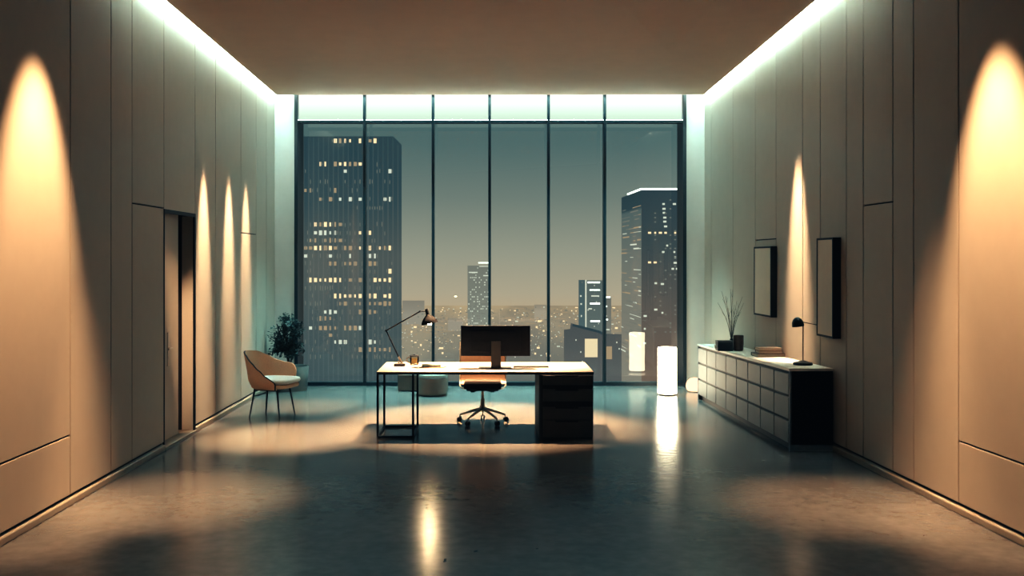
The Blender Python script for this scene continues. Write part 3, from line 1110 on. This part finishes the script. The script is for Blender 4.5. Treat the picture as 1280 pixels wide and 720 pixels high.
def city_ground_mat():
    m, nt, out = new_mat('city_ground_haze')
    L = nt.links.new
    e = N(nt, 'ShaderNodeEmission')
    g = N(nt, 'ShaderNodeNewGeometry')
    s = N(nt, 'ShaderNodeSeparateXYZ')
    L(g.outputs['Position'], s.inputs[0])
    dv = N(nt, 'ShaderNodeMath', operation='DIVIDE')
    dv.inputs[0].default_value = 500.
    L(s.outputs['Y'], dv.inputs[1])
    r = ramp(nt, [(0.0, (.40, .35, .26)), (.12, (.40, .35, .26)), (.33, (.40, .345, .245)), (.42, (.33, .305, .24)), (.62, (.26, .265, .225)), (.80, (.19, .21, .19)), (1.0, (.125, .160, .160))])  # night haze painted into the emission, paler with distance
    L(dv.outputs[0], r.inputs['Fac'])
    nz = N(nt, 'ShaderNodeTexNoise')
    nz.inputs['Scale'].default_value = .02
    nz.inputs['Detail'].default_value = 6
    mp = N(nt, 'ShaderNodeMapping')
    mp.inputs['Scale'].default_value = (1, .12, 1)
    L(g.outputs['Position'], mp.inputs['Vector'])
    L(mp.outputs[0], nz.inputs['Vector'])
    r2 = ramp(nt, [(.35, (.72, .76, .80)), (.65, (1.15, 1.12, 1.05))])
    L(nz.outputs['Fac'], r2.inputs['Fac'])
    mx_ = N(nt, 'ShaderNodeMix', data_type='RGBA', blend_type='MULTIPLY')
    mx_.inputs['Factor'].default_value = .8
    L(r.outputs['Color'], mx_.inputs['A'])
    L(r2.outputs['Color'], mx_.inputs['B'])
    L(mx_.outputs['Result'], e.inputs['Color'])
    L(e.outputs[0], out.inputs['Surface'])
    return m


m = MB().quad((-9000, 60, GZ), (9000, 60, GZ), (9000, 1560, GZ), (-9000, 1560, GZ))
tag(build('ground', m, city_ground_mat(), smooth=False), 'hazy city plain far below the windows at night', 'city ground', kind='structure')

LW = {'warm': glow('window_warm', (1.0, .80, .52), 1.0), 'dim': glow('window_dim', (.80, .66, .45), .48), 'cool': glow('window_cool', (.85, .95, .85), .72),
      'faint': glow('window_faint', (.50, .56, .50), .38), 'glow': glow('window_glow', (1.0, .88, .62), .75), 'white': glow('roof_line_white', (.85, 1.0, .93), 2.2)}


class Lit:
    """lit windows and painted reflections of one facade: one mesh with a few glow materials"""

    def __init__(self):
        self.q = []

    def add(self, pts, mat):
        self.q.append((pts, mat))

    def px(self, x0, x1, y0, y1, d, mat):
        self.add([P(x0, y1, d), P(x1, y1, d), P(x1, y0, d), P(x0, y0, d)], mat)

    def mesh(self, parent, name, quads):
        names = list(LW)
        used = [k for k in names if any(q[1] == k for q in quads)]
        me = bpy.data.meshes.new(name)
        vs, fs = [], []
        for pts, _ in quads:
            fs.append([len(vs) + i for i in range(4)])
            vs += [tuple(Vector(p) - Vector(parent.location)) for p in pts]
        me.from_pydata(vs, [], fs)
        for k in used:
            me.materials.append(LW[k])
        for f, (_, mt) in zip(me.polygons, quads):
            f.material_index = used.index(mt)
        o = bpy.data.objects.new(name, me)
        COL.objects.link(o)
        o.parent = parent
        return o

    def build(self, parent, name='window_or_reflection', most=100):
        """every lit window or painted reflection a part of its own; past the hundred largest the rest are one part"""
        size = lambda q: (Vector(q[0][1]) - Vector(q[0][0])).length * (Vector(q[0][2]) - Vector(q[0][1])).length * (.3 if q[1] == 'faint' else 1)
        qs = sorted(self.q, key=size, reverse=True)
        for q in qs[:most]:
            self.mesh(parent, name, [q])
        if qs[most:]:
            o = self.mesh(parent, 'faint_lights', qs[most:])
            o['kind'] = 'stuff'
            return o


rnd = random.Random(21)
# dark ribbed tower
TD = 350.
a, b = P(366, 170.5, TD), P(502, 170.5, TD)
tw = thing('office_tower', 'huge dark ribbed tower with scattered rows of lit windows', 'tower', ((a.x + b.x) / 2, TD, GZ))
zt1 = P(0, 181, TD).z
ct = P(491.5, 170.5, TD)
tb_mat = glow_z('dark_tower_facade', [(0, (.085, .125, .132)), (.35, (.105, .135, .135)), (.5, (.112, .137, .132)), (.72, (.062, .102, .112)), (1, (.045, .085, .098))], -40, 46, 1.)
m = MB()
fr_ = [(a.x, GZ), (b.x, GZ), (b.x, zt1), (ct.x, ct.z), (a.x, ct.z)]
va = [m.bm.verts.new((x, TD, z)) for x, z in fr_]
vb = [m.bm.verts.new((x * (1.085 if x > -40 else 1.0) - (4 if x > -40 else -3), TD + 26, z)) for x, z in fr_]
m.bm.faces.new(va)
m.bm.faces.new(vb[::-1])
for i in range(5):
    m.bm.faces.new((va[i], va[(i + 1) % 5], vb[(i + 1) % 5], vb[i]))
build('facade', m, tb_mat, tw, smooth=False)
m = MB()
for k_ in range(21):
    x = P(373.5 + 6.2 * k_, 0, TD).x
    if x > b.x - .5:
        continue
    m.box(x - .16, x + .16, TD - .5, TD, GZ, P(0, 172 if x < ct.x else 180, TD).z)
build('fins', m, glow_z('tower_fins', [(0, (.105, .145, .15)), (.45, (.135, .158, .15)), (1, (.066, .108, .118))], -40, 46), tw, smooth=False)
lit = Lit()
rows_ = [(176, [(418, 470, .85, 'warm')]), (205, [(400, 412, .9, 'warm'), (418, 455, .85, 'warm'), (460, 468, .4, 'dim')]), (214, [(430, 442, .5, 'cool'), (484, 490, .9, 'cool')]),
         (227, [(400, 420, .5, 'faint'), (430, 480, .5, 'faint')]), (238, [(380, 392, .9, 'dim'), (414, 430, .9, 'dim')]), (249, [(400, 416, .9, 'dim'), (424, 455, .5, 'cool'), (480, 490, .9, 'cool')]),
         (260, [(456, 480, .7, 'faint')]), (280.5, [(392, 428, .95, 'warm'), (442, 466, .7, 'warm')]), (291, [(392, 424, .85, 'cool'), (444, 468, .85, 'warm')]),
         (300.5, [(388, 430, .8, 'dim'), (444, 470, .4, 'cool'), (480, 490, .5, 'faint')]), (310, [(374, 420, .95, 'warm'), (420, 446, .5, 'dim'), (450, 490, .95, 'warm')]),
         (320, [(376, 470, .55, 'cool')]), (329.5, [(396, 430, .4, 'dim'), (430, 472, .8, 'dim')]), (339, [(412, 434, .4, 'dim'), (484, 490, .9, 'warm')]),
         (350, [(378, 440, .97, 'warm'), (450, 456, .9, 'warm'), (468, 490, .9, 'warm')]), (360, [(376, 480, .35, 'faint')]), (370, [(418, 490, .95, 'warm')]),
         (379.5, [(376, 420, .35, 'faint'), (424, 470, .65, 'dim'), (470, 490, .5, 'dim')]), (390, [(404, 422, .9, 'cool'), (448, 478, .45, 'dim')]), (398, [(400, 416, .6, 'dim')]),
         (410, [(380, 392, .5, 'cool'), (400, 444, .5, 'dim'), (450, 456, .7, 'cool')]), (419, [(408, 420, .6, 'warm')]), (427.5, [(404, 412, .7, 'cool'), (418, 432, .8, 'cool'), (450, 470, .5, 'cool')]),
         (437, [(440, 490, .85, 'dim')]), (446, [(452, 476, .4, 'faint')])]
for yy, segs in rows_:
    for xa, xb, pr, mt in segs:
        k_ = 0
        while True:
            x = 375.6 + 6.2 * k_
            k_ += 1
            if x > 492:
                break
            if xa <= x <= xb and rnd.random() < pr:
                wv = rnd.choice((1.1, 1.5, 2.1)) if mt != 'faint' else .6
                hv = rnd.choice((2.0, 2.6, 3.0))
                mm = mt
                if mt == 'warm' and rnd.random() < .3:
                    mm = 'dim'
                lit.px(x - wv, x + wv, yy - hv, yy + hv, TD - .3, mm)
                if rnd.random() < .35:
                    lit.px(x + 2.4, x + 3.2, yy - hv * .8, yy + hv * .8, TD - .3, 'faint')
for yy, _ in rows_:
    for k_ in range(19):
        x = 375.6 + 6.2 * k_ + rnd.choice((0, 2.6))
        if rnd.random() < (.42 if yy > 270 else .22):
            lit.px(x - .45, x + .45, yy - rnd.uniform(1.5, 3.4), yy + rnd.uniform(1.5, 3.4), TD - .3, 'faint')
lit.build(tw)

# tower with the glowing roof line
T2 = 280.
c0 = P(802.5, 237.5, T2)
c1 = P(872, 237.5, T2)
cb = P(777.5, 247, T2 * 1.122)
z2 = c0.z
tw = thing('corner_tower', 'dark corner tower with a glowing white line round its roof', 'tower', (c0.x, T2, GZ))
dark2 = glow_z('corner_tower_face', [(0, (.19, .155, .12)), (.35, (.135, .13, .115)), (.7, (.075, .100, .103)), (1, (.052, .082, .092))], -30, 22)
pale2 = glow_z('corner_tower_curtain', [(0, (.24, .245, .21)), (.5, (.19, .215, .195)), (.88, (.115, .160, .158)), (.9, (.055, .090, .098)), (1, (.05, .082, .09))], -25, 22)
m = MB()
m.hexa([c0.xy.to_3d() + Vector((0, 0, GZ)), Vector((c1.x, T2, GZ)), Vector((c1.x, T2 + 34, GZ)), Vector((cb.x, T2 * 1.122, GZ))],
       [c0.copy(), Vector((c1.x, T2, z2)), Vector((c1.x, T2 + 34, z2)), Vector((cb.x, T2 * 1.122, z2))])
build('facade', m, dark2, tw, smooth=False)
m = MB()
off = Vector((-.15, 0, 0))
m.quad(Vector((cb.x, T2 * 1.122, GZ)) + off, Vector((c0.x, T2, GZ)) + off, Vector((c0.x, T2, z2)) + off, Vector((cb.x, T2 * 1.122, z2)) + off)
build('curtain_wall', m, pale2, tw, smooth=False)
lit = Lit()
for x, y in ((829.5, 255), (830, 261), (830, 266), (831, 272), (831, 277), (832, 283), (812, 291), (819, 291), (825.5, 291), (832, 291), (844, 291), (834, 307), (844, 321.5), (812, 328), (819, 328), (844, 328.5),
             (841, 336), (828, 355), (828, 391), (843, 255), (843, 315), (829, 315), (806.5, 395), (806, 411), (806, 429), (819.7, 354), (819.7, 387), (846, 336)):
    wv = rnd.choice((1.2, 1.6, 2.0))
    lit.px(x - wv, x + wv, y - 1.2, y + 1.2, T2 - .3, 'warm' if y in (291, 328) else 'cool')
for k_ in range(46):
    x = rnd.choice((819, 825.5, 832, 838, 844))
    y = 250 + 5.5 * rnd.randint(0, 30)
    lit.px(x - 1.2, x + 1.2, y - .8, y + .8, T2 - .3, 'faint')
lit.build(tw)
# curtain wall light lines on the receding side: pattern of that facade
lit = Lit()
for k_ in range(40):
    zz = z2 - 4.5 - k_ * 1.22
    for q in range(5):
        f0 = q / 5 + rnd.uniform(0, .1)
        f1 = min(1, f0 + rnd.uniform(.1, .5))
        if rnd.random() < .52:
            A = Vector((cb.x, T2 * 1.122, 0)).lerp(Vector((c0.x, T2, 0)), f0) - Vector((.3, 0, 0))
            B = Vector((cb.x, T2 * 1.122, 0)).lerp(Vector((c0.x, T2, 0)), f1) - Vector((.3, 0, 0))
            h_ = rnd.choice((.16, .22, .4))
            lit.add([Vector((A.x, A.y, zz)), Vector((B.x, B.y, zz)), Vector((B.x, B.y, zz + h_)), Vector((A.x, A.y, zz + h_))], rnd.choice(('faint', 'faint', 'dim', 'cool')))
lines = lit.mesh(tw, 'curtain_wall_lines', lit.q)
lines['kind'] = 'stuff'
m = MB()
st_ = Vector((cb.x, T2 * 1.122, z2)).lerp(c0, .35)
m.bar(st_ + Vector((-.2, -.2, .25)), c0 + Vector((-.2, -.3, .25)), .5, .5).bar(c0 + Vector((-.2, -.3, .25)), Vector((c1.x, T2 - .3, z2 + .25)), .5, .5)
build('roof_light', m, LW['white'], tw, smooth=False)


def far_tower(name, label, x0, x1, y0, d, col, rows=None, dens=.3, mats=('cool', 'faint'), dx=2.6, dy=3.4, depth=None, base=GZ, extra=None, wmax=1.0):
    a, b = P(x0, y0, d), P(x1, y0, d)
    o = thing(name, label, 'tower', ((a.x + b.x) / 2, d, base))
    depth = depth or (b.x - a.x) * .3
    m = MB().box(a.x, b.x, d, d + depth, base, a.z)
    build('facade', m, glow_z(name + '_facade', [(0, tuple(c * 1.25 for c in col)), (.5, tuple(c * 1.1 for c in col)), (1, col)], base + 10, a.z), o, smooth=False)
    l = Lit()
    y = y0 + 3
    yb2 = min(450, CY + (HC - base) * F / d)
    while y < yb2 - 2:
        x = x0 + 1.6
        while x < x1 - 1.2:
            if rnd.random() < dens:
                w_ = rnd.uniform(.5, wmax)
                l.px(x - w_, min(x + w_, x1), y - .6, y + .6, d - .4, rnd.choice(mats))
            x += dx
        y += dy
    if extra:
        for xa, xb, yy, hh_, mt in extra:
            l.px(xa, xb, yy - hh_, yy + hh_, d - .5, mt)
    l.build(o)
    return o


far_tower('slab_tower', 'pale slim tower speckled with lights beyond the desk lamp', 584.5, 612, 332, 900, (.20, .225, .20), dens=.5, extra=[(598, 611, 328.5, .7, 'white'), (586, 597, 340.5, .7, 'cool'), (604, 611, 344.5, .7, 'cool'), (599, 611, 333, .5, 'cool')], dx=2.2, dy=3.0, wmax=.9)
far_tower('twin_tower', 'narrow teal tower shaft with a bright edge beside a lit slab', 723.5, 731.2, 350, 700, (.095, .140, .148), dens=.05, extra=[(731.6, 733.2, 384, 34, 'cool'), (725, 727, 370, 1, 'cool'), (725.5, 727.5, 380, 1, 'cool'), (726, 727.4, 395, 1.2, 'cool')])
far_tower('lit_slab', 'mid-size teal office slab striped by bright floors', 733.6, 757, 350.5, 702, (.125, .16, .155), dens=.06, extra=[(734.5, 750, 353, 1, 'white'), (737, 750, 362.5, .8, 'white'), (739, 749, 370, .8, 'cool'), (737.5, 750, 379.5, 1, 'white'), (735.5, 740, 386, .8, 'cool'), (738, 750, 401.5, 1, 'white')])
far_tower('shorter_slab', 'shorter pale slab between the striped slab and the corner tower', 754, 764, 371.5, 720, (.18, .195, .175), dens=.06, extra=[(753, 763, 371.5, .9, 'white'), (753, 759, 383, 1, 'white'), (753, 760, 399.5, .9, 'white'), (753, 762, 412, .8, 'cool')])
far_tower('hazy_block', 'faint hazy block beside the dark ribbed tower', 503, 530, 376, 1100, (.25, .25, .215), dens=.10, mats=('faint', 'dim'))
far_tower('hazy_block', 'faint hazy block behind the monitor edge in the valley', 668, 683, 381, 1200, (.29, .275, .225), dens=.12, mats=('faint', 'dim', 'cool'))
far_tower('hazy_block', 'faint hazy block just left of the slim speckled tower', 560, 578, 398, 1000, (.26, .255, .215), dens=.14, mats=('faint', 'dim'))
# low dark roof in the middle distance
rb = thing('low_building', 'low dark building with a sloping roof in front of the lit slabs', 'building', (P(745, 420, 420).x, 420, GZ))
dk = glow_z('low_building_wall', [(0, (.13, .145, .142)), (1, (.10, .115, .115))], -45, -20)
m = MB()
p = [P(708, 480, 420), P(790, 480, 420), P(790, 421, 420), P(757, 420, 420), P(748, 415, 420), P(717, 406.5, 420), P(716, 414, 420), P(708, 415, 420)]
for q in p[:2]:
    q.z = GZ
va = [m.bm.verts.new(q) for q in p]
vb = [m.bm.verts.new(q + Vector((0, 14, 0))) for q in p]
m.bm.faces.new(va)
m.bm.faces.new(vb[::-1])
for i in range(len(p)):
    j = (i + 1) % len(p)
    m.bm.faces.new((va[i], va[j], vb[j], vb[i]))
build('walls', m, dk, rb, smooth=False)
m = MB().bar(P(716, 406.2, 419), P(749, 414.8, 419), 1.2, 1.0).bar(P(749, 414.8, 419), P(758, 419.6, 419), 1.2, 1.0)
build('roof_edge', m, glow('roof_edge_teal', (.055, .085, .095), 1), rb, smooth=False)
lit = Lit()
for x, y in ((697, 433), (699, 433), (726, 440), (728, 452), (771, 428), (774, 436), (778, 432), (745, 432), (720, 425)):
    lit.px(x - .7, x + .7, y - .9, y + .9, 418, 'cool')
lit.px(731, 747, 423.5, 446.5, 418, 'glow')  # reflection in the glazing, painted as a glowing patch on the building
lit.px(754, 765, 433, 449, 418, 'dim')  # second, dimmer reflection painted the same way
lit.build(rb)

# the sea of lights on the plain: far too many to count
lit = Lit()
holder = thing('city_lights', 'countless small lights scattered over the hazy city plain', 'city lights', (0, 900, GZ), kind='stuff')
for k_ in range(3600):
    px = rnd.uniform(180, 900)
    py = 384 + abs(rnd.gauss(0, 1)) * 22 + (rnd.random() < .55) * rnd.gauss(24, 12)
    if py > 466 or py < 383:
        continue
    d_ = (HC - GZ - 3) * F / (py - CY)
    big = rnd.random()
    s_ = .3 + .45 * big ** 3 + (.4 if big > .975 and py > 400 else 0)
    mt = rnd.choice(('warm', 'cool', 'dim', 'dim', 'faint', 'faint'))
    if py > 445 and rnd.random() < .75:
        continue
    if big > .975:
        mt = 'warm'
    wv = s_ * rnd.choice((1, 1, 1.6, 2.4))
    lit.px(px - wv, px + wv, py - s_, py + s_, d_, mt)
for k_ in range(50):
    px, py = rnd.uniform(500, 780), rnd.choice((386, 391, 397, 405, 414)) + rnd.gauss(0, 1)
    lit.px(px, px + rnd.uniform(4, 14), py - .3, py + .3, (HC - GZ - 3) * F / (py - CY), 'dim')
o = lit.mesh(holder, 'lights', lit.q)
o['kind'] = 'stuff'

# ------------------------------------------------------------------ sky
w = bpy.data.worlds.new('night_sky')
scene.world = w
w.use_nodes = True
nt = w.node_tree
nt.nodes.clear()
out = nt.nodes.new('ShaderNodeOutputWorld')
bg = nt.nodes.new('ShaderNodeBackground')
tcw = nt.nodes.new('ShaderNodeTexCoord')
sp = nt.nodes.new('ShaderNodeSeparateXYZ')
nt.links.new(tcw.outputs['Generated'], sp.inputs[0])
mr = nt.nodes.new('ShaderNodeMapRange')
mr.inputs['From Min'].default_value = -.06
mr.inputs['From Max'].default_value = .16
nt.links.new(sp.outputs['Z'], mr.inputs['Value'])
r = ramp(nt, [(0, (.46, .395, .29)), (.07, (.44, .395, .30)), (.12, (.41, .39, .31)), (.30, (.32, .345, .295)), (.55, (.195, .250, .232)), (.80, (.115, .185, .187)), (1, (.092, .160, .166))])
nt.links.new(mr.outputs['Result'], r.inputs['Fac'])
nt.links.new(r.outputs['Color'], bg.inputs['Color'])
bg.inputs['Strength'].default_value = 1.0
nt.links.new(bg.outputs[0], out.inputs['Surface'])

# ------------------------------------------------------------------ lamps
WARM = (1.0, .655, .385)


def spot(name, loc, target, power, half, blend=.5, size=.03, col=WARM):
    l = bpy.data.lights.new(name, 'SPOT')
    l.energy = power
    l.color = col
    l.spot_size = R(half * 2)
    l.spot_blend = blend
    l.shadow_soft_size = size
    o = bpy.data.objects.new(name, l)
    COL.objects.link(o)
    o.location = loc
    o.rotation_euler = (Vector(target) - Vector(loc)).to_track_quat('-Z', 'Y').to_euler()
    return o


def down(name, x, y, z, power, half, blend=.5, dx=0., dy=0., **kw):
    return spot(name, (x, y, z), (x + dx, y + dy, 0), power, half, blend, **kw)


def wash(x, y, z, tx, tz, power, half, blend, **kw):
    """ceiling spot leaning towards the wall it lights"""
    return spot('wall_washer', (x, y, z), (tx, y, tz), power, half, blend, **kw)


wash(XL + .80, 7.65, 4.84, XL, 1.95, 1600, 18.8, .8)
wash(XR(7.42) - .80, 7.42, 4.90, XR(7.42), 1.95, 1600, 18.8, .8)
for y, pw in ((12.15, 3000), (13.32, 3000), (14.25, 2500)):
    wash(XL + .45, y, 4.62, XL, 1.85, pw, 8.2, 1., col=(1.0, .73, .49))
wash(XR(11.75) - .45, 11.75, 4.75, XR(11.75), 1.5, 3700, 9.6, 1., col=(1.0, .73, .49))
down('downlight', -2.75, 8.5, 4.7, 2000, 16, 1.)
down('downlight', 3.1, 8.3, 4.9, 2000, 16, 1.)
down('downlight', -2.35, 11.5, 4.65, 5500, 15, 1.)
down('downlight', -2.6, 13.9, 4.65, 1800, 12, 1.)  # added to brighten the tub chair
down('downlight', -.1, 13.1, 4.6, 7500, 25, .6, dy=-.6)
down('downlight', 1.75, 12.0, 4.6, 1500, 14, 1.)
for x in (-2.0, -.7, .7, 2.0):
    down('window_downlight', x, 15.45, 4.62, 1250, 33, 1., dy=-.3, col=(.42, .95, 1.0))  # unseen cool spots, added to turn the floor by the glazing teal
spot('added_jamb_spot', (-2.3, 9.7, 4.7), (XL - .12, 11.78, 1.0), 1100, 8, 1.)  # unseen spot, added to brighten the door jamb


def point(name, loc, power, col, size=.04):
    l = bpy.data.lights.new(name, 'POINT')
    l.energy = power
    l.color = col
    l.shadow_soft_size = size
    o = bpy.data.objects.new(name, l)
    COL.objects.link(o)
    o.location = loc
    return o


# ------------------------------------------------------------------ camera
cam = bpy.data.cameras.new('camera')
cam.sensor_width = 36
cam.lens = F / 1280 * 36
cam.shift_x = (640 - CX) / 1280
cam.shift_y = -(360 - CY) / 1280
cam.clip_end = 40000
co = bpy.data.objects.new('camera', cam)
COL.objects.link(co)
co.location = (0, 0, HC)
co.rotation_euler = (R(90), 0, 0)
scene.camera = co

scene.view_settings.view_transform = 'Standard'
scene.view_settings.look = 'High Contrast'
# split toning of the print: cool shadows, warm mid tones
scene.view_settings.use_curve_mapping = True
cmap_ = scene.view_settings.curve_mapping
for ch, pts in ((0, [(.025, .022), (.18, .190), (.5, .52)]), (1, [(.03, .031), (.2, .2), (.5, .495)]), (2, [(.02, .027), (.2, .192), (.5, .465)])):
    cmap_.curves[ch].points[0].location = (0, (.0025, .0045, .0065)[ch])
    for p in pts:
        cmap_.curves[ch].points.new(*p)
cmap_.update()
scene.view_settings.exposure = -.15
scene.cycles.use_denoising = True
scene.cycles.max_bounces = 10
scene.cycles.diffuse_bounces = 6
scene.cycles.transparent_max_bounces = 16
scene.cycles.sample_clamp_indirect = 6
scene.cycles.caustics_reflective = False
